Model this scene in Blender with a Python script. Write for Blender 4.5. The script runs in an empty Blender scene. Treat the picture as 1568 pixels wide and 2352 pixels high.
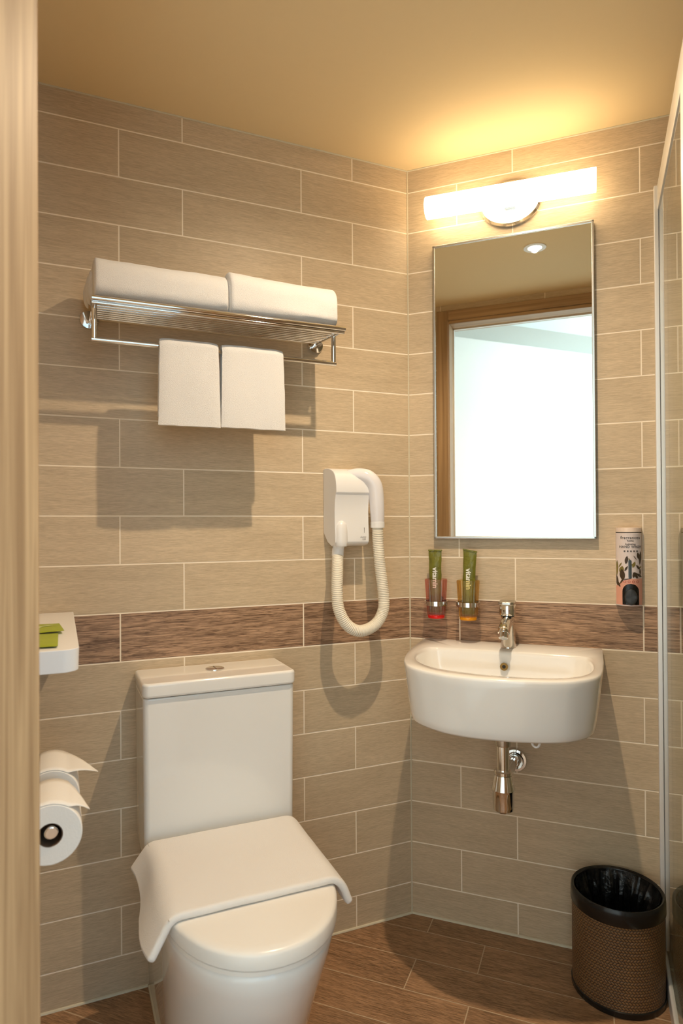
import bpy, bmesh, math, random
from math import sin, cos, pi, radians, sqrt
from mathutils import Vector, Matrix, noise
random.seed(7)
sc = bpy.context.scene
COL = sc.collection

# ------------------------------------------------------------------ camera
yaw, pitch, roll = .4067, .0068, -.0061
fwd = Vector((sin(yaw)*cos(pitch), cos(yaw)*cos(pitch), sin(pitch)))
rt = Vector((cos(yaw), -sin(yaw), 0)); up = rt.cross(fwd)
r2 = cos(roll)*rt + sin(roll)*up; u2 = -sin(roll)*rt + cos(roll)*up
cam = bpy.data.cameras.new('camera'); camo = bpy.data.objects.new('camera', cam); COL.objects.link(camo)
camo.matrix_world = Matrix(((r2.x, u2.x, -fwd.x, -.9915), (r2.y, u2.y, -fwd.y, -1.755), (r2.z, u2.z, -fwd.z, 1.1902), (0, 0, 0, 1)))
cam.sensor_width = 36; cam.lens = 1489.74*36/2352; cam.shift_x = .00213; cam.shift_y = .0099
cam.clip_start = .02
cam.dof.use_dof = True; cam.dof.focus_distance = 1.75; cam.dof.aperture_fstop = 3.6
sc.camera = camo

# ------------------------------------------------------------------ light
sc.view_settings.view_transform = 'Standard'; sc.view_settings.look = 'None'
sc.view_settings.gamma = 1; sc.view_settings.exposure = 0.18; sc.view_settings.use_curve_mapping = False
sc.cycles.use_denoising = True
sc.cycles.max_bounces = 10; sc.cycles.diffuse_bounces = 6; sc.cycles.glossy_bounces = 6
sc.cycles.transmission_bounces = 10; sc.cycles.transparent_max_bounces = 12
sc.cycles.caustics_reflective = False; sc.cycles.caustics_refractive = False
sc.cycles.sample_clamp_indirect = 4.0
W = bpy.data.worlds.new('world'); sc.world = W; W.use_nodes = True
W.node_tree.nodes['Background'].inputs[0].default_value = (.52, .80, 1, 1)
W.node_tree.nodes['Background'].inputs[1].default_value = 1.8

S = Vector((sin(pi/4), -cos(pi/4), 0)); N = Vector((-sin(pi/4), -cos(pi/4), 0))
def sn(s, n, z=0): return S*s + N*n + Vector((0, 0, z))
def area(name, loc, target, size, power, color, shape='DISK', size_y=None):
    l = bpy.data.lights.new(name, 'AREA'); l.shape = shape; l.size = size
    if size_y: l.size_y = size_y
    l.energy = power; l.color = color
    o = bpy.data.objects.new(name, l); COL.objects.link(o); o.location = loc
    o.rotation_euler = (Vector(target)-Vector(loc)).to_track_quat('-Z', 'Y').to_euler(); return o
CEIL = 2.2913
DL = sn(.318, .765, CEIL)                     # recessed ceiling downlight, seen in the mirror
_l = bpy.data.lights.new('downlight_lamp', 'SPOT'); _l.energy = 62; _l.color = (1, .78, .54); _l.shadow_soft_size = .013
_l.spot_size = radians(158); _l.spot_blend = 1.0
_o = bpy.data.objects.new('downlight_lamp', _l); COL.objects.link(_o); _o.location = DL-Vector((0, 0, .007))
# daylight from the window of the room outside the bathroom door
area('window_daylight', (.7, -3.3, 1.5), (-1.486, -2.2, 1.3), 2.0, 105, (.78, .94, 1), 'RECTANGLE', 1.8)

# ------------------------------------------------------------------ materials
def nt(name):
    m = bpy.data.materials.new(name); m.use_nodes = True
    return m, m.node_tree.nodes, m.node_tree.links, m.node_tree.nodes['Principled BSDF']
def mat(name, color, rough=.5, metal=0, spec=.5, bump=None, var=None, coat=0, sheen=0, trans=0, ior=1.45, emit=None, sss=0):
    m, ns, ln, b = nt(name)
    b.inputs['Base Color'].default_value = (*color, 1); b.inputs['Roughness'].default_value = rough
    b.inputs['Metallic'].default_value = metal; b.inputs['Specular IOR Level'].default_value = spec
    b.inputs['Coat Weight'].default_value = coat; b.inputs['Coat Roughness'].default_value = .04
    b.inputs['Sheen Weight'].default_value = sheen; b.inputs['Transmission Weight'].default_value = trans
    b.inputs['IOR'].default_value = ior
    if sss: b.inputs['Subsurface Weight'].default_value = sss; b.inputs['Subsurface Radius'].default_value = (.01, .008, .006); b.inputs['Subsurface Scale'].default_value = 1
    if emit: b.inputs['Emission Color'].default_value = (*emit[0], 1); b.inputs['Emission Strength'].default_value = emit[1]
    tc = ns.new('ShaderNodeTexCoord')
    nz = ns.new('ShaderNodeTexNoise'); nz.inputs['Scale'].default_value = (bump or (60, 0, 0))[0]; nz.inputs['Detail'].default_value = 4
    ln.new(tc.outputs['Object'], nz.inputs['Vector'])
    if bump:
        bp = ns.new('ShaderNodeBump'); bp.inputs['Strength'].default_value = bump[1]; bp.inputs['Distance'].default_value = bump[2]
        ln.new(nz.outputs['Fac'], bp.inputs['Height']); ln.new(bp.outputs['Normal'], b.inputs['Normal'])
    v = var if var is not None else .02
    if v:
        mx = ns.new('ShaderNodeMix'); mx.data_type = 'RGBA'
        mx.inputs[6].default_value = (*[c*(1-v) for c in color], 1); mx.inputs[7].default_value = (*[min(1, c*(1+v)) for c in color], 1)
        ln.new(nz.outputs['Fac'], mx.inputs[0]); ln.new(mx.outputs[2], b.inputs['Base Color'])
    return m

def math_node(ns, ln, op, a, b=None, clamp=False):
    n = ns.new('ShaderNodeMath'); n.operation = op; n.use_clamp = clamp
    for i, v in enumerate((a, b)):
        if v is None: continue
        if isinstance(v, (int, float)): n.inputs[i].default_value = v
        else: ln.new(v, n.inputs[i])
    return n.outputs[0]
def mixc(ns, ln, f, a, b, mode='MIX'):
    n = ns.new('ShaderNodeMix'); n.data_type = 'RGBA'; n.blend_type = mode
    for i, v in ((0, f), (6, a), (7, b)):
        if isinstance(v, (int, float)): n.inputs[i].default_value = v
        elif isinstance(v, tuple): n.inputs[i].default_value = (*v, 1)
        else: ln.new(v, n.inputs[i])
    return n.outputs[2]

def tile_mat(name, udir, vdir, v0, oe, oo, light, dark, grout, band=None, H=.125, L=.5, g=.0034, rough=.42, contrast=1.0):
    m, ns, ln, b = nt(name); M = lambda op, a, c=None, cl=False: math_node(ns, ln, op, a, c, cl)
    geo = ns.new('ShaderNodeNewGeometry')
    def dot(d):
        n = ns.new('ShaderNodeVectorMath'); n.operation = 'DOT_PRODUCT'; ln.new(geo.outputs['Position'], n.inputs[0]); n.inputs[1].default_value = d
        return n.outputs['Value']
    u, v = dot(udir), M('SUBTRACT', dot(vdir), v0)
    row = M('FLOOR', M('DIVIDE', v, H)); fv = M('SUBTRACT', v, M('MULTIPLY', row, H))
    odd = M('MULTIPLY', M('FRACT', M('ADD', M('MULTIPLY', row, .5), .001)), 2)
    odd = M('GREATER_THAN', odd, .5)
    uo = M('SUBTRACT', u, M('ADD', M('MULTIPLY', odd, oo-oe), oe))
    colm = M('FLOOR', M('DIVIDE', uo, L)); fu = M('SUBTRACT', uo, M('MULTIPLY', colm, L))
    d = M('MINIMUM', M('MINIMUM', fv, M('SUBTRACT', H, fv)), M('MINIMUM', fu, M('SUBTRACT', L, fu)))
    mr = ns.new('ShaderNodeMapRange'); mr.interpolation_type = 'SMOOTHSTEP'; ln.new(d, mr.inputs[0])
    mr.inputs[1].default_value = g/2-.0006; mr.inputs[2].default_value = g/2+.0006
    tilemask = mr.outputs[0]
    wn = ns.new('ShaderNodeTexWhiteNoise'); wn.noise_dimensions = '2D'
    cb = ns.new('ShaderNodeCombineXYZ'); ln.new(row, cb.inputs[0]); ln.new(colm, cb.inputs[1]); ln.new(cb.outputs[0], wn.inputs['Vector'])
    rnd = wn.outputs['Value']
    def grain(su, sv, det, dist=0, zz=7.3):
        c = ns.new('ShaderNodeCombineXYZ'); ln.new(M('MULTIPLY', u, su), c.inputs[0]); ln.new(M('MULTIPLY', v, sv), c.inputs[1]); ln.new(M('MULTIPLY', rnd, zz*9), c.inputs[2])
        t = ns.new('ShaderNodeTexNoise'); t.inputs['Scale'].default_value = 1; t.inputs['Detail'].default_value = det; t.inputs['Distortion'].default_value = dist
        t.inputs['Roughness'].default_value = .65
        ln.new(c.outputs[0], t.inputs['Vector']); return t.outputs['Fac']
    g1 = grain(42, 480, 5); g2 = grain(5, 70, 3, .6, 11.1); g3 = grain(3, 9, 2, .4, 3.7)
    f = M('ADD', M('MULTIPLY', g1, .62), M('ADD', M('MULTIPLY', g2, .23), M('MULTIPLY', g3, .15)))
    fs = ns.new('ShaderNodeMapRange'); ln.new(f, fs.inputs[0]); fs.inputs[1].default_value = .5-.14/contrast; fs.inputs[2].default_value = .5+.12/contrast
    base = mixc(ns, ln, fs.outputs[0], dark, light)
    tv = M('ADD', M('MULTIPLY', rnd, .10), .95)
    hs = ns.new('ShaderNodeHueSaturation'); ln.new(base, hs.inputs['Color']); ln.new(tv, hs.inputs['Value']); base = hs.outputs[0]
    if band:
        isb = M('COMPARE', row, -1); isb.node.inputs[2].default_value = .2
        fb = ns.new('ShaderNodeMapRange'); ln.new(M('ADD', M('MULTIPLY', grain(16, 260, 5, 1.0, 5.1), .75), M('MULTIPLY', g2, .25)), fb.inputs[0]); fb.inputs[1].default_value = .41; fb.inputs[2].default_value = .6
        bc = mixc(ns, ln, fb.outputs[0], band[0], band[1])
        base = mixc(ns, ln, isb, base, bc)
    colr = mixc(ns, ln, tilemask, grout, base)
    ln.new(colr, b.inputs['Base Color'])
    rr = M('ADD', M('MULTIPLY', tilemask, rough-.85), .85); ln.new(rr, b.inputs['Roughness'])
    b.inputs['Specular IOR Level'].default_value = .35
    h = M('ADD', M('MULTIPLY', tilemask, 1.0), M('MULTIPLY', g1, .12))
    bp = ns.new('ShaderNodeBump'); bp.inputs['Strength'].default_value = .5; bp.inputs['Distance'].default_value = .001
    ln.new(h, bp.inputs['Height']); ln.new(bp.outputs['Normal'], b.inputs['Normal'])
    return m
def wood_mat(name, light, dark, sx=(70, 70, 1.6), rough=.5):
    m, ns, ln, b = nt(name)
    geo = ns.new('ShaderNodeTexCoord'); mp = ns.new('ShaderNodeMapping'); mp.inputs['Scale'].default_value = sx
    ln.new(geo.outputs['Object'], mp.inputs['Vector'])
    t = ns.new('ShaderNodeTexNoise'); t.inputs['Scale'].default_value = 1; t.inputs['Detail'].default_value = 5; t.inputs['Distortion'].default_value = .8
    ln.new(mp.outputs[0], t.inputs['Vector'])
    r = ns.new('ShaderNodeMapRange'); ln.new(t.outputs['Fac'], r.inputs[0]); r.inputs[1].default_value = .3; r.inputs[2].default_value = .7
    ln.new(mixc(ns, ln, r.outputs[0], dark, light), b.inputs['Base Color']); b.inputs['Roughness'].default_value = rough
    return m
BAND = .9707
TL, TD, GR = (.67, .535, .365), (.47, .365, .24), (.95, .84, .68)
BANDC = ((.15, .085, .048), (.52, .33, .205))
Z3 = (0, 0, 1)
M_back = tile_mat('beige wood-grain wall tile', (-1, 0, 0), Z3, BAND, .1875, .3495, TL, TD, GR, BANDC)
M_sink = tile_mat('beige wood-grain wall tile sink side', tuple(S), Z3, BAND, .317, .1538, TL, TD, GR, BANDC)
M_side = tile_mat('beige wood-grain wall tile left side', (0, -1, 0), Z3, BAND, .2, .36, TL, TD, GR, BANDC)
M_floor = tile_mat('brown wood-grain floor tile', tuple(S), tuple(N), .0765, .234, .067, (.47, .27, .145), (.145, .08, .039), (.55, .41, .27), g=.0028, rough=.40, contrast=1.15)
M_ceil = mat('matt cream ceiling paint', (.85, .69, .42), .9, var=.01)
M_wood = wood_mat('light oak veneer', (.47, .30, .155), (.26, .15, .072))
M_white = mat('white painted plaster', (.86, .86, .84), .8)
M_cer = mat('glazed white ceramic', (.86, .845, .81), .12, coat=.6, var=.005)
M_plas = mat('glossy white plastic', (.82, .81, .80), .28, var=.005)
M_seatp = mat('white seat plastic', (.84, .80, .74), .22, var=.005)
M_chrome = mat('polished chrome', (.80, .79, .77), .07, 1, var=.01)
M_steel = mat('brushed steel', (.62, .61, .58), .25, 1, var=.02)
M_alu = mat('satin white aluminium', (.80, .79, .77), .35, .3, var=.01)
M_dark = mat('dark rubber and gap shade', (.02, .02, .02), .5)  # rubber seals, and the shade painted into gaps and holes
M_towel = mat('white terry cloth', (.86, .84, .81), .95, spec=.1, bump=(850, .8, .0025), var=.07, sheen=.4)
M_towel2 = mat('white terry cloth mat', (.85, .81, .765), .95, spec=.1, bump=(900, .6, .002), var=.04, sheen=.3)
M_hose = mat('cream ribbed plastic', (.80, .74, .62), .4)
M_mirror = mat('silvered mirror', (.90, .93, .88), .0, 1, var=0)
M_black = mat('glossy black plastic', (.008, .008, .008), .22)
M_bag = mat('black bin bag film', (.006, .006, .006), .3, spec=.6, bump=(30, .6, .01))
M_caulk = mat('cream silicone sealant', (.66, .60, .45), .6, var=.1)
M_paper = mat('white tissue paper', (.84, .80, .74), .95, spec=.1, bump=(300, .3, .001))
M_card = mat('grey-brown card tube', (.12, .07, .04), .8)
M_kraft = mat('lamp diffuser', (1, 1, 1), .5, var=0, emit=((1, .76, .46), 8))
M_led = mat('downlight lens', (1, 1, 1), .5, var=0, emit=((1, .88, .70), 14))
M_pouch = mat('olive green sachet film', (.155, .155, .022), .3, var=.35, bump=(55, .7, .006))
M_sach = mat('bright green sachet film', (.30, .36, .012), .4, var=.1, bump=(40, .2, .002))
M_ink = mat('white print', (.85, .85, .8), .6, var=0)
M_grey = mat('grey print', (.12, .11, .11), .6, var=0)
M_red = mat('red print', (.45, .10, .07), .6, var=0)
M_lab = mat('pale lilac label', (.72, .64, .63), .4)
M_salmon = mat('salmon label', (.72, .36, .27), .4)
M_olive = mat('olive leaf print', (.20, .16, .04), .5, var=.4)
M_brown = mat('brown leaf print', (.055, .035, .018), .5, var=.4)
M_window = mat('slate level window', (.045, .06, .065), .15)
M_brass = mat('aged brass', (.33, .24, .10), .3, 1)
def glassy(name, color, rough=.02, alpha_like=.0, edge=None):
    m, ns, ln, b = nt(name)
    out = [n for n in ns if n.type == 'OUTPUT_MATERIAL'][0]
    tr = ns.new('ShaderNodeBsdfTransparent'); tr.inputs[0].default_value = (*color, 1)
    if edge:                              # tinted acrylic looks deeper where the wall is seen edge-on
        lw = ns.new('ShaderNodeLayerWeight'); lw.inputs[0].default_value = .35
        ln.new(mixc(ns, ln, lw.outputs['Facing'], color, edge), tr.inputs[0])
    gl = ns.new('ShaderNodeBsdfGlossy'); gl.inputs['Roughness'].default_value = rough; gl.inputs[0].default_value = (1, 1, 1, 1)
    fr = ns.new('ShaderNodeFresnel'); gg = ns.new('ShaderNodeNewGeometry'); io = ns.new('ShaderNodeMapRange'); ln.new(gg.outputs['Backfacing'], io.inputs[0]); io.inputs[3].default_value = 1.5; io.inputs[4].default_value = 1/1.5; ln.new(io.outputs[0], fr.inputs[0])
    mx = ns.new('ShaderNodeMixShader'); ln.new(fr.outputs[0], mx.inputs[0]); ln.new(tr.outputs[0], mx.inputs[1]); ln.new(gl.outputs[0], mx.inputs[2])
    if alpha_like:
        df = ns.new('ShaderNodeBsdfTranslucent'); df.inputs[0].default_value = (*color, 1)
        d2 = ns.new('ShaderNodeBsdfDiffuse'); d2.inputs[0].default_value = (*color, 1)
        a = ns.new('ShaderNodeMixShader'); a.inputs[0].default_value = .5; ln.new(df.outputs[0], a.inputs[1]); ln.new(d2.outputs[0], a.inputs[2])
        m2 = ns.new('ShaderNodeMixShader'); m2.inputs[0].default_value = alpha_like; ln.new(mx.outputs[0], m2.inputs[1]); ln.new(a.outputs[0], m2.inputs[2])
        mx = m2
    ln.new(mx.outputs[0], out.inputs[0]); return m
M_glass = glassy('clear shower glass', (.90, .95, .92))
M_red_cup = glassy('red tinted acrylic', (.995, .90, .86), .05, .05, (.80, .22, .16))
M_yel_cup = glassy('yellow tinted acrylic', (.995, .95, .70), .05, .05, (.80, .50, .05))
M_red_base = mat('deep red acrylic', (.65, .01, .008), .15, var=0)
M_yel_base = mat('deep amber acrylic', (.75, .30, .008), .15, var=0)
def weave_mat():
    m, ns, ln, b = nt('woven bronze rattan'); M = lambda op, a, c=None: math_node(ns, ln, op, a, c)
    tc = ns.new('ShaderNodeTexCoord'); sp = ns.new('ShaderNodeSeparateXYZ'); ln.new(tc.outputs['UV'], sp.inputs[0])
    u = M('MULTIPLY', sp.outputs[0], 88); v = M('MULTIPLY', sp.outputs[1], 30)
    row = M('FLOOR', v); fv = M('FRACT', v)
    sgn = M('SUBTRACT', M('MULTIPLY', M('GREATER_THAN', M('FRACT', M('MULTIPLY', row, .5)), .25), 2), 1)
    uu = M('FRACT', M('ADD', u, M('MULTIPLY', sgn, M('MULTIPLY', fv, .55))))
    a = M('ABSOLUTE', M('SUBTRACT', uu, .5)); c = M('ABSOLUTE', M('SUBTRACT', fv, .5))
    h = M('MULTIPLY', M('SUBTRACT', 1, M('POWER', M('MULTIPLY', a, 2), 3)), M('SUBTRACT', 1, M('POWER', M('MULTIPLY', c, 2), 4)))
    nz = ns.new('ShaderNodeTexNoise'); nz.inputs['Scale'].default_value = 14; ln.new(tc.outputs['Object'], nz.inputs['Vector'])
    lt = mixc(ns, ln, nz.outputs['Fac'], (.17, .085, .032), (.30, .165, .07))
    ln.new(mixc(ns, ln, h, (.012, .006, .003), lt), b.inputs['Base Color']); b.inputs['Roughness'].default_value = .42
    bp = ns.new('ShaderNodeBump'); bp.inputs['Strength'].default_value = .8; bp.inputs['Distance'].default_value = .0015
    ln.new(h, bp.inputs['Height']); ln.new(bp.outputs['Normal'], b.inputs['Normal']); return m
M_weave = weave_mat()

# ------------------------------------------------------------------ mesh helpers
class Root:
    """a thing: its frame is (along wall, into wall, up); frame 'S' is the sink wall, 'B' the back wall / world"""
    def __init__(s, name, label, cat, base, frame='B', group=None, kind=None, empty=True):
        s.frame = frame; s.base = Vector(base); s.ang = -pi/4 if frame == 'S' else 0
        s.name, s.label, s.cat, s.group, s.kind = name, label, cat, group, kind
        s.obj = None
        if empty:
            s.obj = bpy.data.objects.new(name, None); COL.objects.link(s.obj); s.obj.empty_display_size = .02; s.place(s.obj)
    def place(s, o):
        o.location = Matrix.Rotation(s.ang, 3, 'Z') @ s.base; o.rotation_euler = (0, 0, s.ang)
        if s.kind: o['kind'] = s.kind
        if s.label: o['label'] = s.label
        if s.cat: o['category'] = s.cat
        if s.group: o['group'] = s.group
def finish(name, bm, mt, root, parent=None, smooth=True, bevel=0, subsurf=0, solid=0, angle=40, segs=3, label=None, kind=None, displace=None):
    base = root.base
    for v in bm.verts: v.co -= base
    bmesh.ops.recalc_face_normals(bm, faces=bm.faces)
    me = bpy.data.meshes.new(name); bm.to_mesh(me); bm.free()
    o = bpy.data.objects.new(name, me); COL.objects.link(o)
    if isinstance(mt, (list, tuple)):
        for x in mt: me.materials.append(x)
    else: me.materials.append(mt)
    if smooth:
        for p in me.polygons: p.use_smooth = True
    if solid: md = o.modifiers.new('thickness', 'SOLIDIFY'); md.thickness = solid; md.offset = 0
    if bevel:
        md = o.modifiers.new('bevel', 'BEVEL'); md.width = bevel; md.segments = segs; md.limit_method = 'ANGLE'; md.angle_limit = radians(angle); md.harden_normals = False
    if subsurf: md = o.modifiers.new('subdivision', 'SUBSURF'); md.levels = subsurf; md.render_levels = subsurf
    if displace:
        tx = bpy.data.textures.new(name+'_fluff', 'CLOUDS'); tx.noise_scale = displace[0]
        md = o.modifiers.new('fluff', 'DISPLACE'); md.texture = tx; md.strength = displace[1]; md.mid_level = .5; md.texture_coords = 'LOCAL'
    if smooth and not subsurf:
        bpy.context.view_layer.objects.active = o
        try: me.set_sharp_from_angle(angle=radians(angle))
        except Exception: pass
        if bevel: 
            md = o.modifiers.new('normals', 'WEIGHTED_NORMAL'); md.keep_sharp = False
    p = parent or root.obj
    if p is None: root.obj = o; root.place(o)
    else: o.parent = p
    if label: o['label'] = label
    if kind: o['kind'] = kind
    return o
def box(bm, x0, x1, y0, y1, z0, z1):
    v = [bm.verts.new((x, y, z)) for z in (z0, z1) for x, y in ((x0, y0), (x1, y0), (x1, y1), (x0, y1))]
    for f in ((3, 2, 1, 0), (4, 5, 6, 7), (0, 1, 5, 4), (1, 2, 6, 5), (2, 3, 7, 6), (3, 0, 4, 7)): bm.faces.new([v[i] for i in f])
    return v
def prism(bm, poly, z0, z1, top=None):
    """poly list of (x,y); optional top polygon with the same count"""
    top = top or poly
    a = [bm.verts.new((x, y, z0)) for x, y in poly]; b = [bm.verts.new((x, y, z1)) for x, y in top]; n = len(poly)
    bm.faces.new(a[::-1]); bm.faces.new(b)
    for i in range(n): bm.faces.new((a[i], a[(i+1) % n], b[(i+1) % n], b[i]))
def loft(bm, rings, cap=True, closed=True, uv=False):
    R = [[bm.verts.new(p) for p in r] for r in rings]; n = len(R[0])
    ul = bm.loops.layers.uv.verify() if uv else None
    for k in range(len(R)-1):
        for i in range(n if closed else n-1):
            j = (i+1) % n; f = bm.faces.new((R[k][i], R[k][j], R[k+1][j], R[k+1][i]))
            if uv:
                for l, (a, c) in zip(f.loops, ((i, k), (i+1, k), (i+1, k+1), (i, k+1))): l[ul].uv = (a/n, c/(len(R)-1))
    if cap and closed: bm.faces.new(R[0][::-1]); bm.faces.new(R[-1])
    return R
def lathe(bm, prof, c=(0, 0, 0), seg=48, cap=True, axis='z', uv=False, sx=1, sy=1):
    rings = []
    for r, h in prof:
        ring = []
        for i in range(seg):
            a = 2*pi*i/seg; x, y = r*cos(a)*sx, r*sin(a)*sy
            p = {'z': (x, y, h), 'y': (x, h, y), 'x': (h, x, y)}[axis]
            ring.append((p[0]+c[0], p[1]+c[1], p[2]+c[2]))
        rings.append(ring)
    return loft(bm, rings, cap, True, uv)
def smooth_path(pts, n=12):
    P = [Vector(p) for p in pts]; out = []
    for i in range(len(P)-1):
        p0 = P[max(i-1, 0)]; p1 = P[i]; p2 = P[i+1]; p3 = P[min(i+2, len(P)-1)]
        for k in range(n):
            t = k/n; out.append(.5*((2*p1)+(-p0+p2)*t+(2*p0-5*p1+4*p2-p3)*t*t+(-p0+3*p1-3*p2+p3)*t**3))
    out.append(P[-1]); return out
def tube(bm, pts, r, seg=16, cap=True, squash=None):
    """r: number or list per point"""
    P = [Vector(p) for p in pts]; n = len(P); rings = []; prev = None
    for i, p in enumerate(P):
        t = (P[min(i+1, n-1)]-P[max(i-1, 0)]).normalized()
        if prev is None:
            a = Vector((0, 0, 1)) if abs(t.z) < .9 else Vector((0, 1, 0)); u = (a-t*a.dot(t)).normalized()
        else: u = (prev-t*prev.dot(t)).normalized()
        prev = u; w = t.cross(u); rr = r[i] if isinstance(r, (list, tuple)) else r
        rings.append([p+(u*cos(2*pi*k/seg)+w*sin(2*pi*k/seg)*(squash or 1))*rr for k in range(seg)])
    return loft(bm, rings, cap)
def rr2(x0, x1, y0, y1, r, seg=6):
    """rounded rectangle outline; r may be 4 radii (x1y1, x0y1, x0y0, x1y0)"""
    rs = r if isinstance(r, (list, tuple)) else [r]*4; out = []
    for (cx, cy, a0), q in zip(((x1, y1, 0), (x0, y1, 90), (x0, y0, 180), (x1, y0, 270)), rs):
        sx = -1 if cx == x1 else 1; sy = -1 if cy == y1 else 1
        for k in range(seg+1):
            a = radians(a0+90*k/seg); out.append((cx+sx*q+q*cos(a), cy+sy*q+q*sin(a)))
    return out
def text_bm(bm, body, size, place, align='CENTER', font_scale=(1, 1), spacing=1.0, bold=0):
    cu = bpy.data.curves.new('t', 'FONT'); cu.offset = bold; cu.body = body; cu.size = size; cu.align_x = align; cu.align_y = 'CENTER'; cu.space_character = spacing; cu.resolution_u = 3
    o = bpy.data.objects.new('t', cu); COL.objects.link(o)
    dg = bpy.context.evaluated_depsgraph_get(); me = o.evaluated_get(dg).to_mesh()
    vs = [bm.verts.new(place(v.co.x*font_scale[0], v.co.y*font_scale[1])) for v in me.vertices]
    for p in me.polygons:
        try: bm.faces.new([vs[i] for i in p.vertices])
        except ValueError: pass
    o.evaluated_get(dg).to_mesh_clear(); bpy.data.objects.remove(o); bpy.data.curves.remove(cu)
B = bmesh.new

# ------------------------------------------------------------------ the room
def struct(name, bm, m, smooth=False, **k): return finish(name, bm, m, Root(name, None, None, (0, 0, 0), kind='structure', empty=False), smooth=smooth, **k)
DN = 1.302; DT = .12                      # door wall: room face and thickness
def p2(s, n): q = sn(s, n); return (q.x, q.y)
XL = -1.09
bm = B(); prism(bm, [(-1.2, 0), (0, 0), (.0414, .1), (-1.2, .1)], -.05, CEIL+.1); struct('wall_back', bm, M_back)
bm = B(); prism(bm, [(0, 0), p2(1.6, 0), p2(1.6, -.1), (.0414, .1)], -.05, CEIL+.1); struct('wall_right', bm, M_sink)
yc = -(DN*sqrt(2)+XL)                     # where the left wall meets the door wall: x+y = -DN*sqrt2
bm = B(); prism(bm, [(XL, 0), (XL-.1, 0), (XL-.1, yc+.1), (XL, yc)], -.05, CEIL+.1); struct('wall_left', bm, M_side)
sL = (Vector((XL, yc, 0))).dot(S)
J0, J1 = -.158, .705                      # rough door opening
bm = B()
prism(bm, [p2(sL-.5, DN), p2(J0, DN), p2(J0, DN+DT), p2(sL-.5, DN+DT)], -.05, CEIL+.1)
prism(bm, [p2(J1, DN), p2(1.6, DN), p2(1.6, DN+DT), p2(J1, DN+DT)], -.05, CEIL+.1)
prism(bm, [p2(J0, DN), p2(J1, DN), p2(J1, DN+DT), p2(J0, DN+DT)], 2.213, CEIL+.1)
struct('wall_door', bm, [M_sink])
bm = B(); prism(bm, [p2(1.5, 0), p2(1.6, 0), p2(1.6, DN), p2(1.5, DN)], -.05, CEIL+.1); struct('wall_shower', bm, mat('shower wall tile', (.42, .37, .30), .4))
bm = B(); prism(bm, [(-4.5, .3), (1.2, .3), (3.5, -2), (3.5, -7), (-4.5, -7)], -.12, 0); struct('floor', bm, M_floor)
bm = B(); prism(bm, [(-1.25, .15), (.08, .15), p2(1.7, -.15), p2(1.7, DN+DT*.5), p2(sL-.3, DN+DT*.5)], CEIL, CEIL+.12); struct('ceiling', bm, M_ceil)
# room outside the door, seen in the mirror
bm = B(); box(bm, -1.586, -1.486, -6, -.7, -.05, 2.6); struct('wall_bedroom', bm, M_white)
bm = B(); box(bm, -1.486, -1.185, -6, -.95, 2.3, 2.5); struct('trim_1', bm, mat('soffit shaded grey-blue', (.62, .68, .68), .8))  # the soffit's unlit tone is put into this grey-blue colour
bm = B(); prism(bm, [(-1.6, -1.05), p2(.3, DN+DT), (1.0, -2.6), (1.0, -3.6), (-1.6, -3.6)], 2.5, 2.6); struct('ceiling_bedroom', bm, M_white)
# sealant bead along the floor
bm = B()
tube(bm, [(XL, -.001, .001), (-.785, -.001, .001)], .0045, 8); tube(bm, [(-.47, -.001, .001), (0, -.001, .001)], .0045, 8)
tube(bm, [(0, 0, .001), (*p2(.71, .001), .001)], .0045, 8)
tube(bm, [(0, -.0005, 0), (0, -.0005, CEIL)], .0022, 8)
tube(bm, [(XL, -.001, CEIL-.0015), (0, -.0005, CEIL-.0015)], .0025, 8); tube(bm, [(0, -.0005, CEIL-.0015), (*p2(1.5, .0005), CEIL-.0015)], .0025, 8)
struct('trim_2', bm, M_caulk, smooth=True)

# door frame (door_1)
R = Root('door_1', None, None, (-.13, -DN, 0), 'S', kind='structure')
W0, W1 = -.139, .690
bm = B(); box(bm, J0+.001, W0, -DN-DT-.012, -DN+.004, 0, 2.2125); finish('jamb', bm, M_wood, R, bevel=.002)
bm = B(); box(bm, W1, J1-.001, -DN-DT-.012, -DN+.004, 0, 2.2125); finish('jamb', bm, M_wood, R, bevel=.002)
bm = B(); box(bm, W0, W1, -DN-DT-.012, -DN+.004, 2.196, 2.2125); finish('lintel', bm, wood_mat('light oak veneer crosswise', (.50, .32, .165), (.30, .175, .085), (1.6, 70, 70)), R, bevel=.002)
bm = B(); box(bm, -.203, -.144, -DN+.0005, -DN+.010, 0, 2.262); finish('architrave', bm, M_wood, R, bevel=.003)
bm = B(); box(bm, .696, .756, -DN+.0005, -DN+.013, 0, 2.262); finish('architrave', bm, M_wood, R, bevel=.003)
bm = B(); box(bm, -.144, .696, -DN+.0005, -DN+.010, 2.2135, 2.262); finish('architrave', bm, bpy.data.materials['light oak veneer crosswise'], R, bevel=.003)
bm = B(); box(bm, W0, W0+.006, -DN-DT+.02, -DN-DT+.035, 0, 2.196); box(bm, W0, W1, -DN-DT+.02, -DN-DT+.035, 2.190, 2.196); finish('seal', bm, M_alu, R, smooth=False)

# ------------------------------------------------------------------ ceiling downlight
R = Root('ceiling_downlight', 'round recessed downlight in the cream ceiling, reflected in the mirror', 'light', DL)
bm = B(); lathe(bm, [(.026, -.0005), (.044, -.0005), (.043, -.003), (.028, -.004)], (DL.x, DL.y, CEIL), 40, cap=False); finish('bezel', bm, M_plas, R)
bm = B(); lathe(bm, [(.001, -.0025), (.026, -.0025), (.026, -.0010), (.001, -.0010)], (DL.x, DL.y, CEIL), 40); finish('lens', bm, M_led, R)

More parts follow.
